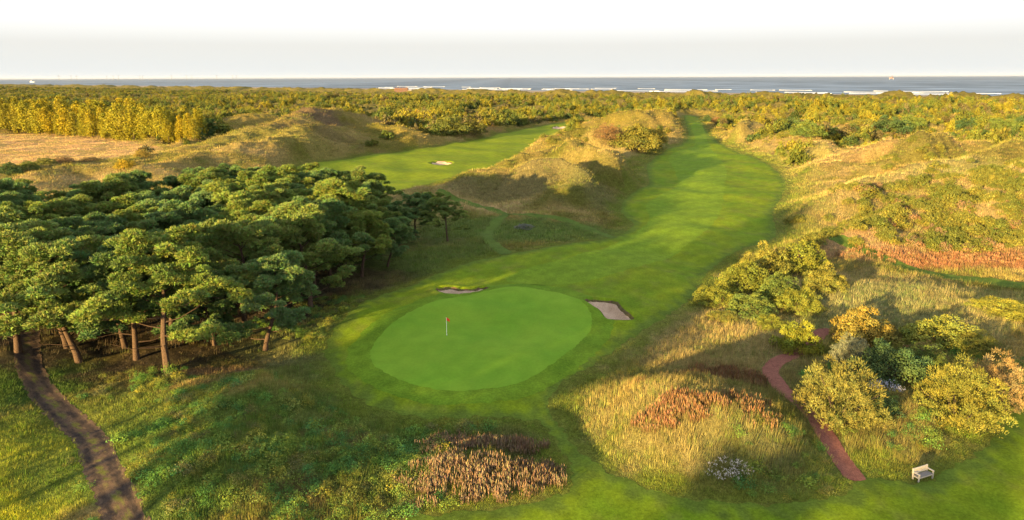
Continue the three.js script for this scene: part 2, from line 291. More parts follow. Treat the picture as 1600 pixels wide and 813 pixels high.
// a sheet that lies on the ground wherever f > 0, cut along f = 0
function sheet(name, f, lift, material, color, label, category) {
  const bb = f.bb, p = [], nn = [], c = [], uv = [], idx = [], val = new Map(), vid = new Map();
  const W1 = NC + 1, F = (k) => { let v = val.get(k); if (v === undefined) { v = f(gx[k], gz[k]); val.set(k, v); } return v; };
  const vert = (key, x, y, z, k, k2, t) => {
    let id = vid.get(key); if (id !== undefined) return id;
    id = p.length / 3; vid.set(key, id); p.push(x, y + lift, z); uv.push(x, z);
    for (let q = 0; q < 3; q++) nn.push(lerp(gn[3 * k + q], gn[3 * k2 + q], t));
    c.push(...color(x, z, f(x, z))); return id;
  };
  for (let i = 0; i < NR - 1; i++) {
    if (zs[i + 1] > bb[3] || zs[i] < bb[2]) continue;
    for (let j = 0; j < NC; j++) {
      const a = i * W1 + j; if (gx[a] > bb[1] || gx[a + 1] < bb[0]) continue;
      for (const tri of [[a, a + 1, a + W1], [a + 1, a + W1 + 1, a + W1]]) {
        const v = tri.map(F); if (v[0] <= 0 && v[1] <= 0 && v[2] <= 0) continue;
        const poly = [];
        for (let q = 0; q < 3; q++) {
          const k = tri[q], k2 = tri[(q + 1) % 3], f1 = v[q], f2 = v[(q + 1) % 3];
          if (f1 > 0) poly.push(vert(k, gx[k], gy[k], gz[k], k, k, 0));
          if ((f1 > 0) !== (f2 > 0)) { const lo = Math.min(k, k2), hi = Math.max(k, k2), fl = F(lo), fh = F(hi), t = fl / (fl - fh); poly.push(vert(lo + '_' + hi, lerp(gx[lo], gx[hi], t), lerp(gy[lo], gy[hi], t), lerp(gz[lo], gz[hi], t), lo, hi, t)); }
        }
        for (let q = 2; q < poly.length; q++) idx.push(poly[0], poly[q - 1], poly[q]);
      }
    }
  }
  const g = new THREE.BufferGeometry();
  g.setAttribute('position', new THREE.Float32BufferAttribute(p, 3)); g.setAttribute('normal', new THREE.Float32BufferAttribute(nn, 3)); g.setAttribute('color', new THREE.Float32BufferAttribute(c, 3)); g.setAttribute('uv', new THREE.Float32BufferAttribute(uv, 2)); g.setIndex(idx);
  const o = new THREE.Mesh(g, material); o.name = numbered(name); tag(o, label, category, null, 'structure'); return add(o);
}
const wob = (f, amp, w) => { const g = (x, z) => { const s = f(x, z); return s < -3 ? s : s + amp * n4(x / w, z / w) + amp * .5 * n2(x / w * 2.3, z / w * 2.3); }; g.bb = f.bb; return g; };
const fair = (x, z, s) => {
  let k = mix3([.13, .215, .011], [.195, .25, .011], clamp(.5 + .5 * n1(x / 19, z / 23) + .3 * n3(x / 4, z / 6)));
  k = mix3(k, [.17, .165, .04], clamp(n2(x / 6, z / 9) * .5 + n4(x / 1.7, z / 2.1) * .25 - .12));
  return mix3([.10, .15, .02], k, sstep(0, 2.4, s + n4(x / 2, z / 3)));
};
sheet('fairway', wob(Z.fairway, .4, 2.2), .012, M.lawn, fair, 'long mown green fairway winding from the lawn by the bench to the far dunes', 'fairway');
sheet('fairway', wob(Z.fairway_left, .3, 2.5), .012, M.lawn, (x, z, s) => mix3(fair(x, z, s), [.21, .26, .012], .5), 'mown fairway behind the pine wood between the left dunes and the middle ridge', 'fairway');
sheet('fairway_cut', wob(Z.cut, .35, 3), .02, M.lawn, (x, z) => { const st = Math.sin((x * .93 + z * .36) / 4.2) > 0 ? 1 : 0; return mix3([.145, .24, .016], [.18, .265, .018], .35 * st + .5 * clamp(.5 + .5 * n3(x / 9, z / 12))); }, 'closer mown paler strip down the middle of the main fairway', 'fairway strip');
const collar = Object.assign((x, z) => Z.green(x, z) + 2.6, { bb: Z.green.bb });
sheet('green_collar', wob(collar, .25, 2.5), .02, M.lawn, (x, z) => mix3([.115, .215, .014], [.145, .24, .016], clamp(.5 + .5 * n1(x / 9, z / 9) + .3 * n3(x / 3, z / 3))), 'slightly longer mown collar around the putting green', 'collar');
sheet('putting_green', wob(Z.green, .12, 1.5), .028, M.green, (x, z) => mix3([.13, .262, .02], [.17, .295, .024], clamp(.5 + .45 * n1(x / 11, z / 14) + .25 * n3(x / 3, z / 4))), 'smooth oval putting green around the red flag', 'putting green');
const sandC = (x, z, s) => mix3([.40, .285, .20], [.50, .37, .27], clamp(.5 + .6 * n3(x / 1.6, z / 1.6) + .3 * n4(x / .6, z / .6)));
for (const [f, l] of [[Z.bunkA, 'long shallow sand bunker beyond the putting green'], [Z.bunkB, 'wide sand bunker to the right of the putting green'], [Z.bunkC, 'small pale bunker on the left fairway'], [Z.bunkD, 'tiny far bunker at the upper end of the left fairway']]) { const lip = sheet('bunker_lip', wob(f, .05, 1.2), .035, M.ground, (x, z) => mix3([.17, .11, .07], [.13, .13, .04], clamp(.5 + .8 * n3(x / .9, z / .9))), 'worn brown turf lip of the ' + l, 'bunker lip'); const inner = Object.assign((x, z) => f(x, z) - .28, { bb: f.bb }); sheet('sand_bunker', wob(inner, .05, 1.2), .1, M.sand, sandC, l, 'bunker'); }
sheet('path', wob(Z.path, .07, .7), .03, M.path, (x, z) => mix3([.21, .085, .065], [.27, .115, .085], clamp(.5 + .5 * n3(x / 1.2, z / 1.2))), 'red gravel footpath curving between the bushes to the lawn', 'path');
const trackC = (x, z, s) => {
  const off = Math.abs(1.2 - s), rut = sstep(.42, .12, Math.abs(off - .66)), mid = sstep(.4, .1, off) * sstep(-.1, .4, n3(x / 1.1, z / 1.1));
  let k = mix3([.13, .09, .065], [.17, .115, .08], clamp(.5 + .5 * n2(x / 1.5, z / 1.5)));
  k = mix3(k, [.052, .042, .04], rut * clamp(.75 + .5 * n4(x / 1.3, z / 1.3))); return mix3(k, [.16, .18, .03], mid * .8);
};
sheet('track', wob(Z.track, .22, .9), .03, M.track, trackC, 'rutted brown dirt track leading out of the pine wood', 'track');
const walkK = (x, z) => mix3([.08, .13, .022], [.10, .15, .026], clamp(.5 + .5 * n3(x / 4, z / 4)));
sheet('grass_path', wob(Z.walk, .3, 1.5), .03, M.lawn, walkK, 'narrow mown path bending below the two single pines', 'path');
sheet('grass_path', wob(Z.walkB, .3, 1.5), .03, M.lawn, walkK, 'narrow mown path running on to the fairway under the middle ridge', 'path');
sheet('grass_path', wob(Z.walkC, .3, 1.5), .03, M.lawn, walkK, 'dark green path below the red bracken on the right', 'path');

// ───────────────────────── sea ─────────────────────────
{
  const g = new THREE.PlaneGeometry(90000, 46000, 1, 1); g.rotateX(-Math.PI / 2); g.translate(0, -8, -24000);
  const u = g.attributes.uv; for (let i = 0; i < u.count; i++) u.setXY(i, u.getX(i) * 90000, u.getY(i) * 46000);
  const bump = T.sea.clone(); bump.repeat.set(1 / 900, 1 / 330); bump.needsUpdate = true;
  const o = new THREE.Mesh(g, std({ color: new THREE.Color().setRGB(.17, .225, .30), roughness: .75, bumpMap: bump, bumpScale: 3, map: (() => { const t = tile(9, 512, (g) => .80 + .22 * (g[1] - .5) + .3 * (g[2] - .5) + .25 * (g[3] - .5)); t.repeat.set(1 / 2600, 1 / 800); return t; })() }));
  o.name = 'sea'; tag(o, 'blue grey sea reaching to the horizon', 'sea', null, 'structure'); add(o);
  // lines of surf that run in along the beach
  const pos = [], r = rng(77);
  for (let line = 0; line < 7; line++) for (let x = -500; x < 1900;) {
    const len = 20 + r() * 110, off = 22 + line * (70 + 20 * r()) + 70 * n1(x / 420, line * .3), w = (6 + 20 * r()) * (1 - line * .07);
    if (r() < .55 - line * .05) {
      const n = 8; for (let k = 0; k < n; k++) {
        const X0 = x + len * k / n, X1 = x + len * (k + 1) / n, zz = (X) => shoreOf(X) - 820 - off - 5 * n3(X / 40, line), ww = (q) => w * Math.sin(Math.PI * clamp(q)) * .5 + .3;
        const a = ww(k / n), b = ww((k + 1) / n), y = -7.7;
        pos.push(X0, y, zz(X0) + a, X1, y + .0, zz(X1) + b, X0, y + .5, zz(X0), X1, y, zz(X1) + b, X1, y + .5, zz(X1), X0, y + .5, zz(X0), X0, y + .5, zz(X0), X1, y + .5, zz(X1), X0, y, zz(X0) - a, X1, y + .5, zz(X1), X1, y, zz(X1) - b, X0, y, zz(X0) - a);
      }
    }
    x += len + r() * 60;
  }
  const sg = new THREE.BufferGeometry(); sg.setAttribute('position', new THREE.Float32BufferAttribute(pos, 3));
  const s = new THREE.Mesh(sg, std({ color: new THREE.Color().setRGB(.85, .85, .85) })); s.name = 'surf'; tag(s, 'white lines of surf along the beach', 'surf', null, 'stuff'); add(s);
}
// ───────────────────────── plants: builders ─────────────────────────
class Tris { // loose triangles with a colour each
  constructor() { this.p = []; this.c = []; }
  tri(a, b, c, k) { this.p.push(a[0], a[1], a[2], b[0], b[1], b[2], c[0], c[1], c[2]); for (let i = 0; i < 3; i++) this.c.push(k[0], k[1], k[2]); }
  geo() { const g = new THREE.BufferGeometry(); g.setAttribute('position', new THREE.Float32BufferAttribute(this.p, 3)); g.setAttribute('color', new THREE.Float32BufferAttribute(this.c, 3)); return g; }
}
const V = (x, y, z) => [x, y, z], vadd = (a, b, s = 1) => [a[0] + b[0] * s, a[1] + b[1] * s, a[2] + b[2] * s], vlen = (a) => Math.hypot(...a), vnorm = (a) => { const l = vlen(a) || 1; return [a[0] / l, a[1] / l, a[2] / l]; }, vcross = (a, b) => [a[1] * b[2] - a[2] * b[1], a[2] * b[0] - a[0] * b[2], a[0] * b[1] - a[1] * b[0]];
const rdir = (r) => { const u = r() * 2 - 1, t = r() * 6.2832, s = Math.sqrt(1 - u * u); return [s * Math.cos(t), u, s * Math.sin(t)]; };
function tube(pts, rad, seg = 6) { // a tapered limb
  const p = [], uv = [], idx = []; let L = 0;
  for (let i = 0; i < pts.length; i++) {
    const d = vnorm(vadd(pts[Math.min(i + 1, pts.length - 1)], pts[Math.max(i - 1, 0)], -1)), s = vnorm(vcross(d, Math.abs(d[1]) > .9 ? [1, 0, 0] : [0, 1, 0])), t = vcross(s, d);
    if (i) L += vlen(vadd(pts[i], pts[i - 1], -1));
    for (let k = 0; k <= seg; k++) { const a = k / seg * 6.2832; p.push(...vadd(vadd(pts[i], s, Math.cos(a) * rad[i]), t, Math.sin(a) * rad[i])); uv.push(k / seg, L * .5); }
  }
  for (let i = 0; i < pts.length - 1; i++) for (let k = 0; k < seg; k++) { const a = i * (seg + 1) + k, b = a + seg + 1; idx.push(a, b, a + 1, a + 1, b, b + 1); }
  const g = new THREE.BufferGeometry(); g.setAttribute('position', new THREE.Float32BufferAttribute(p, 3)); g.setAttribute('uv', new THREE.Float32BufferAttribute(uv, 2)); g.setIndex(idx); g.computeVertexNormals(); return g;
}
// Scots pine: bare, bent trunk; limbs; flat-topped pads of needle sprays
function pineKind(seed, h, spread, bare) {
  const r = rng(seed), lean = [(r() - .5) * .34, 0, (r() - .5) * .34], ph = r() * 6, bend = (t) => [lean[0] * h * t + Math.sin(t * 6 + ph) * .55 * t, h * t, lean[2] * h * t + Math.cos(t * 5.4 + ph) * .5 * t];
  const tp = [], tr = []; for (let i = 0; i <= 9; i++) { const t = i / 9 * .93; tp.push(bend(t)); tr.push((.30 - .25 * t) * h / 12 * (i ? 1 : 1.25)); }
  tp[0][1] = -.4;
  const trunk = tube(tp, tr, 7), limbs = [], pads = [];
  const nl = 18 + (r() * 4 | 0); let az = r() * 6;
  for (let i = 0; i < nl; i++) {
    const t = bare + (.93 - bare) * Math.pow(i / (nl - 1), .8), o = bend(t); az += 2.1 + r() * .9;
    const len = spread * (1.05 - .62 * Math.pow((t - bare) / (1 - bare), 1.6)) * (.7 + .5 * r()), up = -.35 + 1.1 * t + .25 * r();
    const pts = [o], q = [(.10 - .05 * t)]; let d = [Math.cos(az), up * .6, Math.sin(az)], c = o;
    for (let k = 1; k <= 4; k++) { d = vnorm(vadd(d, [(r() - .5) * .5, .10 + (r() - .45) * .35, (r() - .5) * .5])); c = vadd(c, d, len / 4); pts.push(c); q.push(q[0] * (1 - k * .21)); if (k >= 2) pads.push([vadd(c, [(r() - .5) * .9, .25 + r() * .3, (r() - .5) * .9]), (.48 + .42 * r()) * (k === 4 ? 1.15 : .95)]), pads.push([vadd(c, [(r() - .5) * 2.0, r() * .5 - .15, (r() - .5) * 2.0]), .34 + .34 * r()]); }
    limbs.push(tube(pts, q, 5));
    for (let s = 0; s < 2; s++) { const f = vadd(pts[2 + s], vadd(d, rdir(r), .9), len * .32); limbs.push(tube([pts[2 + s], f], [.035, .012], 4)); pads.push([vadd(f, [0, .2, 0]), .45 + .42 * r()]); }
  }
  for (let s = 0; s < 3; s++) { const a = r() * 6.28, b = .55 * spread; limbs.push(tube([bend(bare * (.55 + .3 * r())), vadd(bend(bare * (.6 + .3 * r())), [Math.cos(a) * b, -.1 + .5 * r(), Math.sin(a) * b])], [.05, .012], 4)); } // dead snags
  for (let s = 0; s < 4; s++) pads.push([vadd(bend(.95), [(r() - .5) * 1.6, .1 + r() * .5, (r() - .5) * 1.6]), .75 + .35 * r()]);
  const T3 = new Tris();
  for (const [c, R] of pads) {
    const hue = r(), pale = .8 + .45 * r();
    const n = 135 * R * R / .8 + 40;
    for (let i = 0; i < n; i++) {
      let d = rdir(r); if (d[1] < -.25) d[1] *= -.6; d = vnorm(d);
      const rr = R * (.62 + .42 * r()), o = [c[0] + d[0] * rr * 1.12, c[1] + d[1] * rr * .72, c[2] + d[2] * rr * 1.12];
      const k0 = mix3([.105, .165, .05], [.175, .215, .05], clamp(hue * .7 + .4 * r())).map((q) => q * pale * (.82 + .4 * r()));
      for (let s = 0; s < 6; s++) {
        const e = vnorm(vadd(vadd(d, [0, .55, 0]), rdir(r), .95)), w = vnorm(vcross(e, rdir(r))), l = .24 + .18 * r(), b = .034 + .014 * r();
        T3.tri(vadd(o, w, b), vadd(o, w, -b), vadd(o, e, l), k0);
        if (s < 2) T3.tri(vadd(o, e, l * .35), vadd(vadd(o, e, l * .95), w, b), vadd(vadd(o, e, l * .8), w, -b), k0);
      }
    }
  }
  return { trunk, limbs: mergeGeometries(limbs), crown: T3.geo(), h };
}
// a bush: rounded masses of leaf sprays over a few stems; base radius about 1, height about 1
function bushKind(seed, { lobes = 14, leaves = 2600, size = .07, flat = .8, dome = 0, twig = 0, loose = .12, up = .25 }) {
  const r = rng(seed), L = [];
  for (let i = 0; i < lobes; i++) { const a = r() * 6.28, sy = i % 5 ? r() : r() * .25, ff = 1 + .30 * n1(Math.cos(a) * 1.25 + seed, Math.sin(a) * 1.25 + sy * 1.4) + .14 * n2(Math.cos(a) * 3 + sy * 3, Math.sin(a) * 3 + seed), q = Math.sqrt(1 - sy * sy) * .76 * ff * (1 - (i % 7 ? .14 : .45) * r()), rad = (.62 + .5 * r()) * 1.8 / Math.sqrt(lobes); L.push([Math.cos(a) * q, (.04 + sy * ff * lerp(.62 + .26 * r(), .74 + .12 * r(), dome)) * flat, Math.sin(a) * q, rad, (.78 + .44 * r()) * (1 + .16 * n3(Math.cos(a) * 2 + seed, sy * 3)), clamp(.5 + .55 * n2(Math.cos(a) * 1.7, Math.sin(a) * 1.7 + sy * 2 + seed) + .3 * (r() - .5))]); }
  L.push([0, .26 * flat, 0, .56, .8, .5]);
  const T3 = new Tris();
  let made = 0, guard = 0;
  while (made < leaves && guard++ < leaves * 6) {
    const l = r() < .12 ? L[lobes] : L[r() * lobes | 0]; let d = rdir(r); if (d[1] < -.35) d[1] *= -1;
    const rr = l[3] * (1 - loose + loose * 2.2 * r() * r()), o = [l[0] + d[0] * rr, l[1] + d[1] * rr * flat, l[2] + d[2] * rr];
    if (o[1] < -.06) continue;
    let inside = false; for (const m of L) if (m !== l && m[3] < .5) { const u = (o[0] - m[0]) / m[3], v = (o[1] - m[1]) / m[3] / flat, w = (o[2] - m[2]) / m[3]; if (u * u + v * v + w * w < .55) { inside = true; break; } }
    if (inside) continue;
    made++;
    const b = l[4] * (.75 + .5 * r()), hue = (l[5] - .5) * .35 + (r() - .5) * .3, k = [b * (1 + hue), b * (1 + hue * .2), b * (1 - hue * .5)], s = size * (.7 + .7 * r());
    if (r() < twig) { const e = vnorm(vadd(vadd(d, [0, up, 0]), rdir(r), .35)), w = vnorm(vcross(e, rdir(r))); T3.tri(vadd(o, w, s * .48), vadd(o, w, -s * .48), vadd(o, e, s * 3.2), k); continue; }
    const nrm = vnorm(vadd(vadd(d, [0, up, 0]), rdir(r), .9)), w = vnorm(vcross(nrm, rdir(r))), e = vcross(nrm, w);
    T3.tri(vadd(o, w, s), vadd(o, e, s * 1.3), vadd(o, w, -s), k); T3.tri(vadd(o, w, -s * .8), vadd(o, e, -s * 1.2), vadd(o, w, s * .9), k);
  }
  const st = []; for (let i = 0; i < 7; i++) { const m = L[i % lobes]; st.push(tube([[m[0] * .15, -.12, m[2] * .15], [m[0] * .55, m[1] * .55, m[2] * .55], [m[0], m[1], m[2]]], [.035, .024, .008], 4)); }
  return { crown: T3.geo(), stems: mergeGeometries(st) };
}
// a slender deciduous tree of unit height 1
function slimKind(seed, wide, leaves, size) {
  const r = rng(seed), T3 = new Tris(), L = [], tw = [];
  const lean = [(r() - .5) * .05, (r() - .5) * .05];
  tw.push(tube([[0, -.03, 0], [lean[0] * .5, .45, lean[1] * .5], [lean[0], .93, lean[1]]], [.014, .009, .002], 5));
  for (let i = 0; i < 26; i++) { const y = .10 + .86 * Math.pow((i + .5) / 26, .9), a = r() * 6.28, env = wide * Math.pow(Math.sin(Math.PI * clamp(.12 + y * .82)), .7), q = env * (.35 + .55 * r()); L.push([Math.cos(a) * q, y, Math.sin(a) * q, env * .62 + .012, .72 + .5 * r(), r()]); tw.push(tube([[0, y - .09, 0], [Math.cos(a) * q, y, Math.sin(a) * q]], [.004, .0012], 3)); }
  for (let i = 0; i < leaves; i++) {
    const l = L[r() * L.length | 0], d = rdir(r), rr = l[3] * (.35 + .8 * r()), o = [l[0] + d[0] * rr, l[1] + d[1] * rr * 1.5, l[2] + d[2] * rr];
    if (o[1] < .04 || o[1] > 1.02) continue;
    const b = l[4] * (.72 + .56 * r()), hue = (l[5] - .5) * .3 + (r() - .5) * .3, k = [b * (1 + hue * .6), b, b * (1 - hue)], s = size * (.6 + .8 * r()), nrm = rdir(r), w = vnorm(vcross(nrm, rdir(r))), e = vcross(nrm, w);
    T3.tri(vadd(o, w, s), vadd(o, e, s * 1.6), vadd(o, w, -s), k);
  }
  return { crown: T3.geo(), trunk: mergeGeometries(tw) };
}
const leafMats = {}; const leafMat = (rgb) => { const k = rgb.join(); return leafMats[k] ??= std({ vertexColors: true, color: new THREE.Color().setRGB(...rgb) }); };
function part(name, geo, mat, parent) { const m = new THREE.Mesh(geo, mat); m.name = name; parent.add(m); return m; }

// ───────────────────────── pine wood ─────────────────────────
const pineKinds = [pineKind(101, 12.5, 5.3, .24), pineKind(102, 12, 5.0, .18), pineKind(103, 12.8, 5.5, .3), pineKind(104, 11.5, 5.2, .15), pineKind(105, 12.2, 5.3, .22), pineKind(106, 12.5, 4.6, .5)];
const pineTint = [[1, 1, 1], [.85, .98, 1.25], [1.08, 1.06, .9], [.72, .86, 1.1]].map((c) => std({ vertexColors: true, color: new THREE.Color().setRGB(...c) }));
const pineProto = pineKinds.map((k) => { const g = new THREE.Group(); part('trunk', k.trunk, M.bark, g); part('limbs', k.limbs, M.bark, g); part('crown', k.crown, M.leaf, g); return g; });
function pine(kind, x, z, h, turn, label, group) {
  const o = pineProto[kind].clone(); o.name = numbered('pine_tree'); put(o, x, z, .15);
  o.scale.setScalar(h / pineKinds[kind].h); o.scale.x *= 1.16; o.scale.z *= 1.16; o.rotation.y = turn; o.children[2].material = pineTint[taken.pine_tree * 7 % 4]; tag(o, label, 'pine tree', group); return add(o);
}
const pineSpots = [];
const pineWords = (x, z) => `${['mid green', 'blue-green', 'yellow-green', 'dark blue-green'][((taken.pine_tree ?? -1) + 1) * 7 % 4]} pine inside the dense wood, ${z > -92 ? 'just behind the front row' : z > -112 ? 'halfway to the back' : 'at the back edge'}, ${x / -z < -.62 ? 'far left' : x / -z < -.5 ? 'left of centre' : x / -z < -.38 ? 'in the centre' : x / -z < -.28 ? 'right of centre' : 'far right'}`;
for (const [px, py, k, h, turn, label] of [
  [125, 566, 0, 13.2, .3, 'thick-trunked pine in the front row right of where the track leaves the wood'],
  [213, 562, 1, 11.8, 2.2, 'ivy-clad slim pine in the front row, second trunk right of the track'],
  [262, 580, 2, 13, 4.0, 'tall pine with reddish leaning trunk, nearest to the viewer at the front of the wood'],
  [413, 547, 3, 9.8, 1.2, 'pine with pale leaning trunk at the right end of the front row'],
  [28, 552, 4, 13.5, 5.1, 'large pine left of the track at the left edge of the picture'],
  [335, 540, 1, 8.6, 3.3, 'short pine with a low crown between the leaning trunks of the front row'],
  [565, 432, 0, 9.6, 1.9, 'dark pine with a slanting trunk at the right edge of the wood'],
  [605, 418, 3, 7.2, .9, 'low spreading pine drooping to the ground at the right edge of the wood'],
  [588, 398, 1, 9.2, 3.9, 'blue-green pine between the slanting-trunk pine and the small forked one'],
  [622, 388, 0, 7.6, 5.2, 'small dark pine just left of the small forked one'],
  [668, 352, 3, 6.2, .4, 'low pine behind and between the two small pines beside the wood'],
  [648, 372, 4, 7.8, 2.7, 'small forked pine standing apart, left one of the pair beside the wood'],
  [700, 378, 2, 7.2, 4.4, 'small flat-topped pine standing alone farthest right beside the wood'],
]) { const [x, z] = at(px, py, H(...at(px, py, 0))); pineSpots.push([x, z]); pine(k, x, z, h, turn, label, 'pines of the wood'); }
{
  const wood = area([at(-90, 545), at(0, 548), at(110, 545), at(250, 545), at(420, 520), at(520, 462), at(570, 420), at(640, 362), [-26, -137], [-38, -142], [-60, -138], [-76, -124], [-96, -112]], 3);
  const r = rng(5); let n = 0;
  for (let i = 0; i < 3000 && n < 62; i++) {
    const x = -105 + 100 * r(), z = -60 - 90 * r(); if (wood(x, z) < .4) continue;
    if (pineSpots.some(([a, b]) => Math.hypot(a - x, b - z) < 4.6)) continue;
    pineSpots.push([x, z]); n++;
    pine(r() * 5 | 0, x, z, 9.8 + 3.4 * r(), r() * 6.28, pineWords(x, z), 'pines deep in the wood');
  }
  // the wood goes on beyond the left edge and behind the camera: its crowns shade the green
  for (const [p, q, h] of [[-64, -10, 13.5], [-57, -16, 14.5], [-51, -8, 13], [-47, -24, 15], [-41, -14, 12.5], [-60, -34, 17], [-52, -40, 17], [-14, -58, 14], [-6, -50, 13]]) pine(5, .777 * p + .63 * q, .63 * p - .777 * q, h, r() * 6, 'tall pine outside the picture whose shade falls on the green', 'pines behind the camera');
  for (const [p, q2, h] of [[-51, -52, 26]]) { const t = pine(5, .777 * p + .63 * q2, .63 * p - .777 * q2, h, r() * 6, 'very tall narrow pine outside the picture whose shadow streaks the fairway', 'pines behind the camera'); t.scale.x *= .55; t.scale.z *= .55; }
  const q = [at(320, 215, 1.2)]; pine(3, q[0][0], q[0][1], 9.5, 1, 'lone round dark pine at the right end of the golden tree row', undefined);
}
// ───────────────────────── bushes by the path and on the slopes ─────────────────────────
const bushes = {
  gorse: [bushKind(201, { lobes: 120, dome: .5, leaves: 13000, size: .016, twig: .35 }), bushKind(202, { lobes: 140, dome: .5, leaves: 13000, size: .016, twig: .35 })],
  thorn: [bushKind(211, { lobes: 210, dome: 1, leaves: 21000, size: .012, twig: .9, loose: .34, up: .5, flat: .95 }), bushKind(212, { lobes: 190, dome: .8, leaves: 21000, size: .012, twig: .92, loose: .34, up: .5, flat: .95 })],
  leafy: [bushKind(221, { lobes: 70, leaves: 10000, size: .018, twig: .15 }), bushKind(222, { lobes: 84, leaves: 10000, size: .018, twig: .15 })],
};
function bush(name, kind, v, x, z, w, h, rgb, label, category, group, turn = 0) {
  const o = new THREE.Group(), k = bushes[kind][v]; part('foliage', k.crown, leafMat(rgb), o); part('stems', k.stems, M.barkDark, o);
  o.name = numbered(name); o.scale.set(w / 2, h, w / 2); o.rotation.y = turn; put(o, x, z, .1); tag(o, label, category, group); return add(o);
}
const YG = [.125, .14, .024], GR = [.09, .12, .028], DG = [.05, .08, .028], OL = [.14, .14, .03], AU = [.22, .16, .035], BR = [.17, .105, .05], GY = [.13, .14, .09];
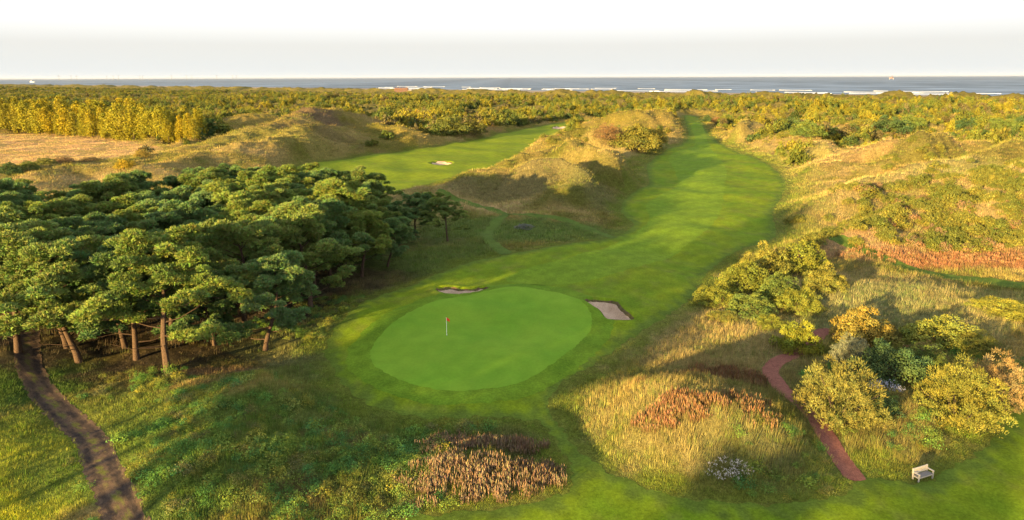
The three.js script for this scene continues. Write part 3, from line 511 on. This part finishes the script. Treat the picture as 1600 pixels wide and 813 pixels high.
const nearBush = [
  // px, base py, width, height, kind, variant, colour, name, label
  [1120, 474, 7, 3.4, 'gorse', 0, YG, 'gorse bush at the left tip of the large gorse thicket'], [1160, 455, 8.5, 5, 'gorse', 1, YG, 'rounded gorse bush in the left half of the large thicket'], [1195, 432, 9, 6, 'gorse', 0, OL, 'tall olive gorse bush at the top of the large thicket'], [1250, 425, 10, 6.2, 'gorse', 1, YG, 'big yellow-green gorse bush crowning the right half of the thicket'], [1288, 452, 6.5, 4, 'gorse', 0, OL, 'gorse bush at the right end of the large thicket'], [1215, 468, 7.5, 4.2, 'gorse', 1, GR, 'darker green gorse bush in the middle of the thicket'], [1172, 490, 7, 3, 'leafy', 0, GR, 'low leafy bush at the lower edge of the thicket'], [1250, 482, 6.5, 3.4, 'gorse', 0, YG, 'gorse bush at the lower right of the thicket'], [1130, 498, 5, 1.3, 'gorse', 1, OL, 'flat gorse bush spreading below the thicket beside the knoll'],
  [1246, 548, 5.6, 4.2, 'leafy', 1, [.155, .16, .02], 'bright yellow-green round bush where the red path bends'], [1205, 512, 4.5, 2, 'gorse', 0, YG, 'small yellow-green bush above the bend of the red path'],
  [1348, 530, 8.5, 4, 'leafy', 0, [.18, .14, .03], 'orange-tinged bush behind the far end of the red path'], [1468, 534, 9.5, 3.4, 'gorse', 1, [.18, .19, .035], 'long low green bush right of the orange-tinged one'], [1525, 548, 6, 2.2, 'thorn', 0, OL, 'olive scrub bush at the right end of the low green bush'], [1565, 486, 8, 1.9, 'gorse', 0, [.20, .20, .03], 'flat yellow-green bush alone in pale grass near the right edge'], [1612, 500, 7, 1.8, 'gorse', 1, OL, 'low bush cut by the right edge of the picture'],
  [1312, 650, 8.8, 5.0, 'thorn', 0, [.135, .13, .034], 'large golden twiggy bush inside the bend of the red path'], [1330, 572, 5.6, 3.4, 'thorn', 1, GY, 'grey-green twiggy bush behind the large golden one'], [1395, 592, 8.6, 4.4, 'leafy', 1, DG, 'dark green bush between the two large golden bushes'], [1440, 578, 6, 2.8, 'thorn', 0, GR, 'dull green bush behind the right golden bush'], [1495, 650, 8.8, 5.2, 'thorn', 1, [.145, .142, .028], 'large yellow twiggy bush above the bench'], [1552, 632, 6.5, 4.8, 'thorn', 0, [.21, .15, .065], 'brownish thin twiggy bush right of the large yellow one'], [1368, 640, 5, 1.8, 'leafy', 0, DG, 'low dark bush in the hollow left of the bench'], [1440, 560, 5, 2, 'thorn', 1, BR, 'brown scrub bush above the dark green one'],
  [992, 233, 25, 10.5, 'leafy', 0, [.12, .115, .024], 'big rounded dark bush on the end of the middle ridge'], [1018, 224, 16, 8, 'gorse', 1, [.18, .16, .03], 'olive bush right behind the big rounded ridge bush'], [950, 216, 14, 5.5, 'thorn', 0, BR, 'reddish bare scrub left of the big rounded ridge bush'],
  [700, 208, 27, 9.5, 'leafy', 1, [.10, .11, .025], 'wide dark bush above the left fairway'], [738, 208, 17, 8, 'gorse', 0, [.10, .10, .025], 'dark bush at the right end of the wide one'], [650, 190, 11, 9, 'leafy', 0, [.28, .20, .02], 'bright golden rounded tree above the left fairway'],
  [196, 262, 6.5, 3, 'leafy', 1, [.26, .19, .02], 'golden bush alone at the lower edge of the straw field'], [222, 246, 6, 2.6, 'thorn', 0, AU, 'small amber bush right of the golden one on the field edge'], [15, 272, 8, 4, 'leafy', 0, DG, 'dark bush at the left edge below the straw field'], [45, 265, 7, 3, 'thorn', 1, GR, 'green bush on the dark hedge bank under the field'], [70, 258, 8, 3, 'leafy', 1, [.11, .12, .03], 'olive hedge bush under the straw field'], [100, 254, 8, 2.2, 'thorn', 0, [.14, .09, .05], 'brown hedge bush under the middle of the field'], [140, 252, 9, 1.8, 'thorn', 1, [.13, .10, .05], 'flat brown hedge bush under the right of the field'],
  [1262, 212, 15, 6.5, 'leafy', 0, GR, 'green rounded bush nearest the fairway among the right dunes'], [1300, 214, 11, 5, 'leafy', 1, GR, 'smaller green bush between the right dunes and the hump'], [1335, 212, 13, 5.5, 'gorse', 0, DG, 'dark green bush left of the grassy hump'], [1390, 206, 20, 8.5, 'leafy', 1, DG, 'wide dark green thicket behind the grassy hump'], [1425, 203, 16, 7.5, 'leafy', 0, GR, 'green thicket directly behind the top of the hump'], [1510, 204, 14, 7, 'leafy', 1, DG, 'dark green bush right of the grassy hump'], [1565, 205, 15, 7, 'gorse', 1, GR, 'green bush near the right edge behind the dunes'], [1595, 204, 14, 7.5, 'leafy', 0, DG, 'dark green bush at the right edge behind the dunes'], [1228, 200, 13, 6, 'gorse', 1, DG, 'dark bush on the crest of the right dunes'],
  [1105, 190, 8, 5, 'leafy', 0, DG, 'dark bush right of the far end of the main fairway'], [1120, 192, 9, 4, 'thorn', 1, BR, 'brown bush beside the far end of the main fairway'], [1135, 190, 9, 6, 'leafy', 1, GR, 'green bush between brown scrub and the right dunes'],
  [820, 356, 5, .8, 'thorn', 0, [.13, .13, .12], 'grey low heather-like patch beside the mown path'],
];
nearBush.forEach(([px, py, w, h, kind, v, rgb, label], i) => { const [x, z] = hit(px, py); bush(h > 6 && px === 650 ? 'golden_tree' : 'bush', kind, v, x, z, w, h, rgb, label, 'bush', 'single bushes on the course', i * 1.7); });
// ───────────────────────── golden tree row by the field ─────────────────────────
const slim = [slimKind(301, .17, 4200, .014), slimKind(302, .15, 4200, .014), slimKind(303, .2, 4200, .015)];
{
  const r = rng(31); let n = 0;
  for (let i = 0; i < 78; i++) {
    const t = (i + .5) / 78, row = i % 3, px = -30 + 350 * t + (r() - .5) * 10, base = lerp(207, 228, clamp(t)) - row * 5 - 2, [x, z] = at(px, base, 0), k = r() * 3 | 0, h = (11.5 + 7.5 * r()) * (t > .82 ? .82 : 1);
    const o = new THREE.Group(); part('crown', slim[k].crown, leafMat([[.225, .19, .018], [.205, .19, .02], [.235, .19, .016], [.185, .165, .02]][r() * 4 | 0]), o); part('trunk', slim[k].trunk, M.barkDark, o);
    o.name = numbered('slender_tree'); put(o, x, z, .1); o.scale.set(h * 1.25, h, h * 1.25); o.rotation.y = r() * 6;
    tag(o, `${h < 13 ? 'low' : h < 16 ? 'middling' : 'tall'} slender golden tree in the ${['front', 'middle', 'rear'][row]} line behind the straw field, ${['at the left edge', 'left part', 'middle part', 'right part', 'right end'][clamp(t * 5 | 0, 0, 4)]}`, 'tree', 'golden trees along the field'); add(o);
  }
}
// ───────────────────────── scrub woodland out to the coast ─────────────────────────
{
  const kinds = [bushKind(401, { lobes: 18, leaves: 800, size: .062, twig: 0, loose: .25 }), bushKind(402, { lobes: 22, leaves: 800, size: .06, twig: .3, loose: .3, flat: 1 }), bushKind(403, { lobes: 15, leaves: 750, size: .065, loose: .25, flat: 1.1 }), bushKind(404, { lobes: 24, leaves: 800, size: .06, loose: .25, flat: .7 })];
  const pal = [[.128, .118, .016], [.08, .092, .018], [.095, .10, .018], [.075, .092, .018], [.046, .068, .02], [.10, .10, .02], [.085, .074, .034], [.142, .128, .017]];
  const r = rng(41), all = [];
  for (let i = 0; i < 420000 && all.length < 90000; i++) {
    const d = 235 * Math.pow(3900 / 235, Math.pow(r(), .62)), x = (r() * 2 - 1) * d * .80, z = -d; const c = z - shoreOf(x);
    if (c < 150 + 60 * n1(x / 200, 4) || mown(x, z) > -9 || Z.field(x, z) > -10) continue;
    let den = .42 + .9 * n1(x / 130 + 2, z / 190) + .5 * n3(x / 45, z / 70);
    den *= sstep(280, 420, d + (x > 60 ? 40 : 0) + (x < -70 ? 30 : 0)); den *= lerp(1, .16, sstep(430, 190, c + 80 * n3(x / 120, z / 120))) ; den *= 1 - .45 * sstep(100, 500, x) * sstep(520, 700, d);
    den *= 1 - sstep(1.8, 4, hillsAt(x, z));
    if (r() > den) continue;
    const h = (1.6 + 2.5 * r()) * (.8 + .5 * (n2(x / 90, z / 90) + .4)) * (.75 + .6 * clamp(n3(x / 28 + 4, z / 36) + .4)) * (1 - .35 * sstep(700, 1500, d)) * (1 - .4 * sstep(400, 200, c)); if (h < .9) continue;
    const w = h * (.9 + .65 * r()) * (1 + sstep(900, 2500, d) * .9), m = n2(x / 60 + 9, z / 90), red = sstep(40, 200, x) * .3;
    const rgb = pal[clamp(Math.floor((.5 + .62 * m + (r() - .5) * .5) * pal.length), 0, 7)], f = .85 + .3 * r();
    all.push({ x, z, h, w, k: r() * 4 | 0, rgb, f, t: r() * 6.28, big: h * w / d / d });
  }
  all.sort((a, b) => b.big - a.big);
  const hue = (c) => c[0] > .125 ? 'golden' : c[0] > .09 ? 'amber-olive' : c[1] > c[0] ? 'green' : c[2] > .05 ? 'brown' : 'dark olive';
  all.slice(0, 240).forEach((b) => {
    const o = new THREE.Group(); part('foliage', kinds[b.k].crown, leafMat(b.rgb), o); part('stems', kinds[b.k].stems, M.barkDark, o);
    o.name = numbered('scrub_bush'); put(o, b.x, b.z, .15); o.scale.set(b.w / 2, b.h, b.w / 2); o.rotation.y = b.t;
    const u = b.x / -b.z, place = u < -.5 ? 'behind the golden tree row' : u < -.25 ? 'behind the left dunes' : u < -.05 ? 'beyond the left fairway' : u < .15 ? 'behind the middle ridge' : u < .35 ? 'right of the fairway end' : u < .55 ? 'behind the grassy hump' : 'near the right edge'; tag(o, `${b.h < 3 ? 'low' : b.h < 4.5 ? 'middling' : 'tall'} ${hue(b.rgb)} scrub bush ${place}, ${b.z > -330 ? 'in the nearest rows' : b.z > -420 ? 'in the middle rows' : 'in the far rows'}`, 'bush', 'scrub bushes beyond the dunes'); add(o);
  });
  const wood = new THREE.Group(); wood.name = 'scrub_woodland'; tag(wood, 'far mass of golden and olive scrub reaching the coast', 'woodland', null, 'stuff');
  const m4 = new THREE.Matrix4(), q = new THREE.Quaternion(), col = new THREE.Color(), up = new THREE.Vector3(0, 1, 0), rest = all.slice(240);
  for (let k = 0; k < 4; k++) {
    const list = rest.filter((b) => b.k === k), im = new THREE.InstancedMesh(kinds[k].crown, M.leaf, list.length); im.name = 'scrub';
    list.forEach((b, i) => { m4.compose(new THREE.Vector3(b.x, H(b.x, b.z) - .2, b.z), q.setFromAxisAngle(up, b.t), new THREE.Vector3(b.w / 2, b.h, b.w / 2)); im.setMatrixAt(i, m4); im.setColorAt(i, col.setRGB(...b.rgb.map((v) => v * b.f))); });
    im.userData.kind = 'stuff'; wood.add(im);
  }
  add(wood);
}
// ───────────────────────── grass, reeds, undergrowth, flowers ─────────────────────────
function stuff(name, label, category, geos, list, mat = M.blade) { // list: [x, z, scale, height scale, turn, rgb]
  const g = new THREE.Group(); g.name = name; tag(g, label, category, null, 'stuff');
  const m4 = new THREE.Matrix4(), q = new THREE.Quaternion(), col = new THREE.Color(), up = new THREE.Vector3(0, 1, 0);
  geos.forEach((geo, k) => {
    const sub = list.filter((_, i) => i % geos.length === k), im = new THREE.InstancedMesh(geo, mat, sub.length); im.name = name.replace(/s$/, '') + '_tufts';
    sub.forEach(([x, z, s, h, t, c], i) => { m4.compose(new THREE.Vector3(x, H(x, z) - .04, z), q.setFromAxisAngle(up, t), new THREE.Vector3(s, h, s)); im.setMatrixAt(i, m4); im.setColorAt(i, col.setRGB(...c)); });
    im.userData.kind = 'stuff'; g.add(im);
  });
  return add(g);
}
function tuft(seed, n, rad, w, leanOut) { // blades on a unit tuft: height about 1
  const r = rng(seed), T3 = new Tris(); const wind = .28;
  for (let i = 0; i < n; i++) {
    const a = r() * 6.28, q = Math.sqrt(r()) * rad, o = [Math.cos(a) * q, 0, Math.sin(a) * q], t = r() * 6.28, h = .55 + .5 * r(), lean = leanOut * (.3 + r());
    const tip = [o[0] + Math.cos(a) * lean + wind * h * .8, h, o[2] + Math.sin(a) * lean - wind * h * .5], s = [Math.cos(t) * w, 0, Math.sin(t) * w], k = .72 + .5 * r(), kk = [k, k * (.95 + .1 * r()), k * (.8 + .3 * r())];
    T3.tri(vadd(o, s), vadd(o, s, -1), tip, kk);
  }
  return T3.geo();
}
const woodFloor = (x, z) => pineSpots.some(([a, b]) => Math.abs(a - x) < 4 && Math.abs(b - z) < 4);
{
  const r = rng(61), list = [];
  for (let d = 36; d < 560;) {
    const step = .36 * Math.pow(d / 55, .86), W = d * .75 + 6;
    for (let x0 = -W; x0 < W; x0 += step) {
      const x = x0 + (r() - .5) * step, z = -d - (r() - .5) * step, s = mown(x, z);
      if (s > -.25 || Z.path(x, z) > -.2 || Z.track(x, z) > -.1 || Z.walk(x, z) > -.2 || Z.walkB(x, z) > -.2 || Z.walkC(x, z) > -.2) continue;
      if (d < 150 && x < -8 && woodFloor(x, z) && r() < .8) continue;
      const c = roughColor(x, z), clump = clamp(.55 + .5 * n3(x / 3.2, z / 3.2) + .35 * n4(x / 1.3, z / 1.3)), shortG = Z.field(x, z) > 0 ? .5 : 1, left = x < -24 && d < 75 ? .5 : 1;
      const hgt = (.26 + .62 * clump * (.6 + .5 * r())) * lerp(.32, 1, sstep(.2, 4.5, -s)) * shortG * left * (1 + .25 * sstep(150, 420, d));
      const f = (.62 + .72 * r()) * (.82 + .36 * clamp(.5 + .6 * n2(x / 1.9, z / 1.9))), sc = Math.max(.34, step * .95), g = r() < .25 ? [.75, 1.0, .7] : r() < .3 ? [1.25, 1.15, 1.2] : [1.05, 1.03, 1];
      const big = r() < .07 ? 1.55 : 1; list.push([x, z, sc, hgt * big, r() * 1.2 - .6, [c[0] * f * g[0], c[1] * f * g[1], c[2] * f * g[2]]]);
    }
    d += step;
  }
  console.log('grass tufts', list.length);
  stuff('dune_grass', 'dry and green rough grass covering dunes and knolls', 'grass', [tuft(71, 16, 1, .045, .3), tuft(72, 16, 1, .045, .3), tuft(73, 18, 1, .04, .4)], list);
}
const blob = (list, n, seed, mk) => { const r = rng(seed), out = []; for (const [px, py, rx, rz, wgt] of list) { const [cx, cz] = hit(px, py); for (let i = 0; i < n * wgt; i++) { const a = r() * 6.28, q = Math.sqrt(r()), x = cx + Math.cos(a) * q * rx * (1 + .25 * n3(cx + Math.cos(a) * 2, cz + Math.sin(a) * 2)), z = cz + Math.sin(a) * q * rz; if (mown(x, z) > -.4 || Z.path(x, z) > -.3 || Z.track(x, z) > -.2) continue; const o = mk(x, z, r, q); if (o) out.push(o); } } return out; };
{ // dead willowherb and dock stems: upright, with a seed plume
  const stem = (seed) => { const r = rng(seed), T3 = new Tris(); for (let i = 0; i < 6; i++) { const a = r() * 6.28, o = [Math.cos(a) * .4 * r(), 0, Math.sin(a) * .4 * r()], h = .75 + .35 * r(), tip = [o[0] + (r() - .5) * .14, h, o[2] + (r() - .5) * .14]; for (let q = 0; q < 2; q++) { const t = q * 1.57 + r(), s = [Math.cos(t), 0, Math.sin(t)], k = [.7, .65, .6]; T3.tri(vadd(o, s, .018), vadd(o, s, -.018), tip, k); const m = [lerp(o[0], tip[0], .58), h * .58, lerp(o[2], tip[2], .58)], b = [1.1, 1.05, 1.05].map((v) => v * (.8 + .4 * r())); T3.tri(vadd(m, s, .018), vadd(vadd(m, s, -.032), [0, h * .16, 0]), tip, b); T3.tri(vadd(m, s, -.018), vadd(vadd(m, s, .032), [0, h * .2, 0]), vadd(tip, [0, .05, 0]), b); } } return T3.geo(); };
  const list = blob([[1060, 640, 3.6, 1.5, 1.1], [1150, 592, 4.2, 3.2, 1.3], [1105, 585, 3, 2, .4], [1500, 408, 24, 3, 1.6], [790, 700, 5.0, 1.2, 1], [700, 700, 2.2, 2.4, .4], [760, 755, 6.5, 2.0, 1.1], [775, 728, 6.2, 1.6, .7], [680, 760, 2.5, 2.6, .3], [1170, 640, 3, 2.4, .3], [1480, 535, 3, 1.4, .3], [850, 740, 1.6, 1.4, .15]], 640, 81, (x, z, r, q) => { if (r() > 1.05 - q * .75 + .9 * n3(x / 2.2, z / 2.2) + .3 * n4(x / .8, z / .8)) return null; const f = .55 + .6 * r(), c = mix3(x > 35 ? [.26, .13, .07] : x > 5 ? [.21, .115, .06] : [.21, .15, .105], x > 0 ? [.22, .165, .085] : [.28, .225, .125], r() * .75); return [x, z, 1.1, .45 + .6 * r() * (1 - .3 * q), r() * 6, c.map((v) => v * f)]; });
  stuff('dead_stems', 'stands of rust brown dead flower stems with seed plumes', 'dead stems', [stem(82), stem(83), stem(84)], list);
}
{ // brambles, nettles and low shrubs in the foreground bank and under the bushes
  const k = [bushKind(501, { lobes: 9, leaves: 420, size: .05, loose: .6, up: .6 }), bushKind(502, { lobes: 8, leaves: 420, size: .045, twig: .6, loose: .6, up: .9 }), bushKind(503, { lobes: 10, leaves: 420, size: .045, twig: .3, loose: .6, up: .6 })];
  const pal = [[.07, .15, .03], [.10, .17, .03], [.055, .13, .035], [.12, .17, .03], [.14, .16, .035], [.11, .11, .04], [.18, .18, .03]];
  const list = blob([[330, 770, 9, 5, 1.0], [420, 720, 8, 4, .55], [560, 760, 7, 4, .7], [470, 660, 6, 4, .35], [640, 705, 4, 3, .5], [700, 672, 5, 1, .2], [250, 700, 7, 5, .6], [350, 620, 8, 5, .5], [540, 690, 4, 3, .5], [1380, 655, 5, 4, .3], [1500, 650, 6, 3, .15], [1300, 590, 3, 3, .15], [1230, 700, 4, 3, .12], [1250, 760, 6, 2, .08], [470, 505, 5, 5, .4], [520, 475, 5, 4, .4], [500, 520, 3, 2, .2], [1400, 540, 8, 3, .4], [1170, 745, 1.5, .8, .08], [1540, 560, 6, 4, .4], [220, 600, 6, 4, .25]], 210, 91, (x, z, r) => { const n = clamp(Math.floor((.5 + .5 * n3(x / 5, z / 5) + (r() - .5) * .6) * 7), 0, 6), s = .35 + .5 * r() * r(), f = .8 + .4 * r(); return [x, z, s * 1.1, s * (.7 + .9 * r()), r() * 6, pal[n].map((v) => v * f)]; });
  stuff('undergrowth', 'dark green brambles and low shrubs on the foreground bank', 'undergrowth', k.map((q) => q.crown), list, M.leaf);
}
{ // hillside gorse that merges into one cover
  const k = [bushKind(601, { lobes: 20, leaves: 900, size: .045, twig: .3, loose: .25 }), bushKind(602, { lobes: 18, leaves: 900, size: .045, twig: .3, loose: .25 })];
  const list = blob([[1545, 300, 36, 16, 1.8], [1470, 345, 22, 6, .6], [1590, 350, 22, 9, .8], [1430, 375, 14, 4, .3], [1600, 265, 24, 14, .8], [1310, 372, 7, 3, .15], [1460, 250, 14, 8, .2], [880, 214, 10, 9, .2], [1290, 215, 26, 18, .5], [1370, 212, 20, 12, .5], [1230, 212, 12, 10, .3]], 230, 95, (x, z, r) => { if (n3(x / 14, z / 14) + r() * .9 < .12) return null; const s = .9 + 1.2 * r() * r(), c = mix3([.085, .10, .022], [.14, .135, .028], clamp(.5 + .6 * n2(x / 12, z / 12) + (r() - .5) * .6)), f = r() < .07 ? [.17, .11, .06] : c; return [x, z, s * 1.2, s * (.9 + .6 * r()), r() * 6, f]; });
  stuff('hillside_gorse', 'olive gorse and scrub spreading over the right hillside', 'gorse', k.map((q) => q.crown), list, M.leaf);
}
{ // pale flower heads
  const T3 = new Tris(), r = rng(97); for (let i = 0; i < 14; i++) { const o = [(r() - .5) * .6, .35 + .35 * r(), (r() - .5) * .6], w = rdir(r), e = rdir(r); T3.tri(vadd(o, w, .05), vadd(o, w, -.05), vadd(o, e, .08), [1, 1, 1]); }
  const list = blob([[1138, 742, 1.9, .8, 1], [1388, 612, 1.8, 1.0, .8], [1375, 606, 1.2, .6, .3]], 46, 98, (x, z, r) => [x, z, 1, .8 + .6 * r(), r() * 6, x > 20 ? [.26, .26, .32] : [.34, .31, .28]]);
  stuff('pale_flowers', 'clumps of small whitish flower heads in the rough', 'flowers', [T3.geo()], list);
}
// ───────────────────────── bench, flagstick, coast ─────────────────────────
const boxG = (w, h, d, x, y, z) => { const g = new THREE.BoxGeometry(w, h, d); g.translate(x, y, z); return g; };
{
  const o = new THREE.Group(); o.name = 'garden_bench'; const wood = std({ color: new THREE.Color().setRGB(.52, .47, .41), map: T.wood, roughness: .7 }), weath = std({ color: new THREE.Color().setRGB(.20, .19, .19), map: T.wood, roughness: .8 });
  const w = 1.62, h = .92;
  for (const s of [-1, 1]) {
    const back = boxG(.085, h, .085, 0, h / 2, 0); back.rotateX(-.10); part('leg', back.translate(s * (w / 2 - .045), 0, -.20), wood, o);
    part('leg', boxG(.085, .62, .085, s * (w / 2 - .045), .31, .27), wood, o);
    part('armrest', boxG(.11, .05, .60, s * (w / 2 - .045), .65, .02), wood, o);
    part('side_rail', boxG(.045, .09, .42, s * (w / 2 - .045), .36, .03), wood, o);
  }
  part('front_rail', boxG(w - .18, .09, .04, 0, .37, .275), wood, o);
  for (let i = 0; i < 5; i++) part('seat_slat', boxG(w - .18, .03, .088, 0, .435, .245 - i * .1), weath, o);
  const tilt = (g) => { g.rotateX(-.10); return g.translate(0, 0, -.20); };
  part('top_rail', tilt(boxG(w - .17, .11, .05, 0, .86, 0)), wood, o); part('lower_rail', tilt(boxG(w - .17, .08, .05, 0, .52, 0)), wood, o);
  for (let i = 0; i < 13; i++) part('back_slat', tilt(boxG(.062, .26, .022, -.66 + i * .11, .68, 0)), wood, o);
  const [x, z] = at(1441.5, 747.5, 0); put(o, x, z, .02); o.rotation.y = Math.atan2(.40, .92); tag(o, 'pale wooden garden bench with slatted back at the edge of the lawn', 'bench'); add(o);
}
{
  const o = new THREE.Group(); o.name = 'flagstick'; const [x, z] = at(698, 523.5, .35);
  const pole = new THREE.CylinderGeometry(.022, .03, 2.2, 10); pole.translate(0, 1.1, 0); part('pole', pole, std({ color: new THREE.Color().setRGB(.85, .85, .8), roughness: .4 }), o);
  const P = [], idx = [], nx = 8, ny = 4; for (let j = 0; j <= ny; j++) for (let i = 0; i <= nx; i++) { const u = i / nx, v = j / ny; P.push(.02 + u * .42, 2.2 - v * .36 - u * u * .20, Math.sin(u * 5 + v) * .05 * u); }
  for (let j = 0; j < ny; j++) for (let i = 0; i < nx; i++) { const a = j * (nx + 1) + i, b = a + nx + 1; idx.push(a, b, a + 1, a + 1, b, b + 1); }
  const fg = new THREE.BufferGeometry(); fg.setAttribute('position', new THREE.Float32BufferAttribute(P, 3)); fg.setIndex(idx); fg.computeVertexNormals(); part('flag', fg, std({ color: new THREE.Color().setRGB(.75, .07, .03) }), o);
  const cup = new THREE.CylinderGeometry(.06, .06, .012, 16); cup.translate(0, .008, 0); part('cup', cup, std({ color: new THREE.Color().setRGB(.75, .75, .72) }), o);
  put(o, x, z, -.07); o.rotation.y = -.5; tag(o, 'white flagstick with a small red flag on the putting green', 'flagstick'); add(o);
}
{
  const o = new THREE.Group(); o.name = 'flagstick_001'; const [x, z] = at(949, 191.5, 0); const pole = new THREE.CylinderGeometry(.03, .04, 2.2, 8); pole.translate(0, 1.1, 0); part('pole', pole, std({ color: new THREE.Color().setRGB(.85, .85, .8) }), o);
  const f = boxG(.5, .36, .015, .26, 1.98, 0); part('flag', f, std({ color: new THREE.Color().setRGB(.7, .5, .06) }), o); put(o, x, z, -.03); tag(o, 'tiny far flagstick at the end of the left fairway', 'flagstick'); add(o);
}
{ // brick house with chimneys in the scrub before the sea
  const o = new THREE.Group(); o.name = 'brick_house'; const brick = std({ color: new THREE.Color().setRGB(.17, .095, .07), map: T.gravel }), slate = std({ color: new THREE.Color().setRGB(.16, .16, .19) }), white = std({ color: new THREE.Color().setRGB(.3, .28, .25) }), glass = std({ color: new THREE.Color().setRGB(.06, .07, .09), roughness: .2 });
  part('wall', boxG(46, 11, 12, 0, 5.5, 0), brick, o);
  const roof = new THREE.Shape([new THREE.Vector2(-7, 0), new THREE.Vector2(7, 0), new THREE.Vector2(0, 4)]), rg = new THREE.ExtrudeGeometry(roof, { depth: 46.6, bevelEnabled: false }); rg.rotateY(Math.PI / 2); rg.translate(-23.3, 11, 0); part('roof', rg, std({ color: new THREE.Color().setRGB(.13, .08, .065) }), o);
  for (let i = 0; i < 5; i++) part('chimney', boxG(1.8, 4.4, 1.8, -20 + i * 9.4, 15, 0), brick, o);
  for (let i = 0; i < 9; i++) for (let j = 0; j < 2; j++) part('window', boxG(1.6, 2.2, .2, -20 + i * 5, 3 + j * 4.4, 6.05), glass, o);
  part('annexe', boxG(12, 7, 11, 30, 3.5, 0), white, o); const r2 = new THREE.ExtrudeGeometry(new THREE.Shape([new THREE.Vector2(-6.4, 0), new THREE.Vector2(6.4, 0), new THREE.Vector2(0, 4.6)]), { depth: 12.6, bevelEnabled: false }); r2.rotateY(Math.PI / 2); r2.translate(23.7, 7, 0); part('annexe_roof', r2, slate, o);
  const [x, z] = at(627, 139, 0).map((v) => v); const s = 1500 / Math.hypot(x, z); o.position.set(x * s, H(x * s, z * s) - .3, z * s); o.scale.setScalar(.6); o.rotation.y = -.1; tag(o, 'red brick house with chimneys standing before the sea', 'house'); add(o);
}
{ // ships and a rig far out
  const mk = (name, px, dist, label, category, build) => { const o = new THREE.Group(); o.name = name; build(o); const r = ray(px, 118), L = Math.hypot(r[0], r[2]); o.position.set(r[0] / L * dist, -8, r[2] / L * dist); o.rotation.y = Math.atan2(-r[0], -r[2]); tag(o, label, category); add(o); };
  const white = std({ color: new THREE.Color().setRGB(.8, .8, .78) }), red = std({ color: new THREE.Color().setRGB(.17, .11, .09) }), grey = std({ color: new THREE.Color().setRGB(.4, .42, .44) });
  const hull = (L, B, D) => { const s = new THREE.Shape([new THREE.Vector2(-L / 2, D), new THREE.Vector2(-L / 2 + 4, 0), new THREE.Vector2(L / 2 - 8, 0), new THREE.Vector2(L / 2, D)]), g = new THREE.ExtrudeGeometry(s, { depth: B, bevelEnabled: false }); g.translate(0, -1.5, -B / 2); return g; };
  mk('ship', 48, 9000, 'small white ship on the horizon at the far left', 'ship', (o) => { part('hull', hull(46, 12, 9), white, o); part('bridge', boxG(18, 9, 10, -8, 12, 0), white, o); part('mast', boxG(.8, 12, .8, -6, 22, 0), grey, o); });
  mk('drilling_rig', 1394, 9000, 'small reddish rig out at sea on the right', 'rig', (o) => { part('deck', boxG(46, 5, 30, 0, 14, 0), red, o); for (const [a, b] of [[-18, -10], [18, -10], [-18, 10], [18, 10]]) part('leg', boxG(3, 26, 3, a, 0, b), grey, o); part('derrick', (() => { const g = new THREE.CylinderGeometry(1.5, 6, 26, 4); g.translate(4, 29, 0); return g; })(), red, o); part('cabin', boxG(14, 8, 12, -12, 20, 0), red, o); });
  const haze = std({ color: new THREE.Color().setRGB(.13, .14, .145) }); const tower = new THREE.CylinderGeometry(1.5, 2.4, 78, 8); tower.translate(0, 39, 0); const nac = boxG(4, 4, 9, 0, 79, 0);
  const blade = () => { const g = new THREE.BufferGeometry(); g.setAttribute('position', new THREE.Float32BufferAttribute([-.7, 0, 0, 1.6, 6, 0, .4, 40, 0, -.7, 0, .3, 1.6, 6, .3, .4, 40, .3], 3)); g.setIndex([0, 1, 2, 3, 5, 4, 0, 2, 5, 0, 5, 3, 1, 4, 5, 1, 5, 2]); g.computeVertexNormals(); return g; };
  [91, 110, 119, 166, 176, 184, 218, 222, 267, 291, 299, 338, 363, 369].forEach((px, i) => mk(numbered('wind_turbine'), px, 13500 + (i * 733) % 2600, `faint far wind turbine on the left horizon, ${['leftmost', 'second', 'third', 'fourth', 'fifth', 'sixth', 'seventh', 'eighth', 'ninth', 'tenth', 'eleventh', 'twelfth', 'thirteenth', 'rightmost'][i]}${i && i < 13 ? ' from the left' : ' of the row'}`, 'wind turbine', (o) => { part('tower', tower, haze, o); part('nacelle', nac, haze, o); for (let k = 0; k < 3; k++) { const b = blade(); b.rotateZ(k * 2.094 + i); b.translate(0, 79, 5); part('blade', b, haze, o); } o.userData.group = 'offshore wind turbines'; }));
  scene.children.filter((o) => o.name.startsWith('wind_turbine')).forEach((o) => { o.userData.group = 'offshore wind turbines'; });
}
scene.fog = new THREE.FogExp2(new THREE.Color(.80, .82, .84), 0.000004); // thin sea haze
renderer.render(scene, camera);
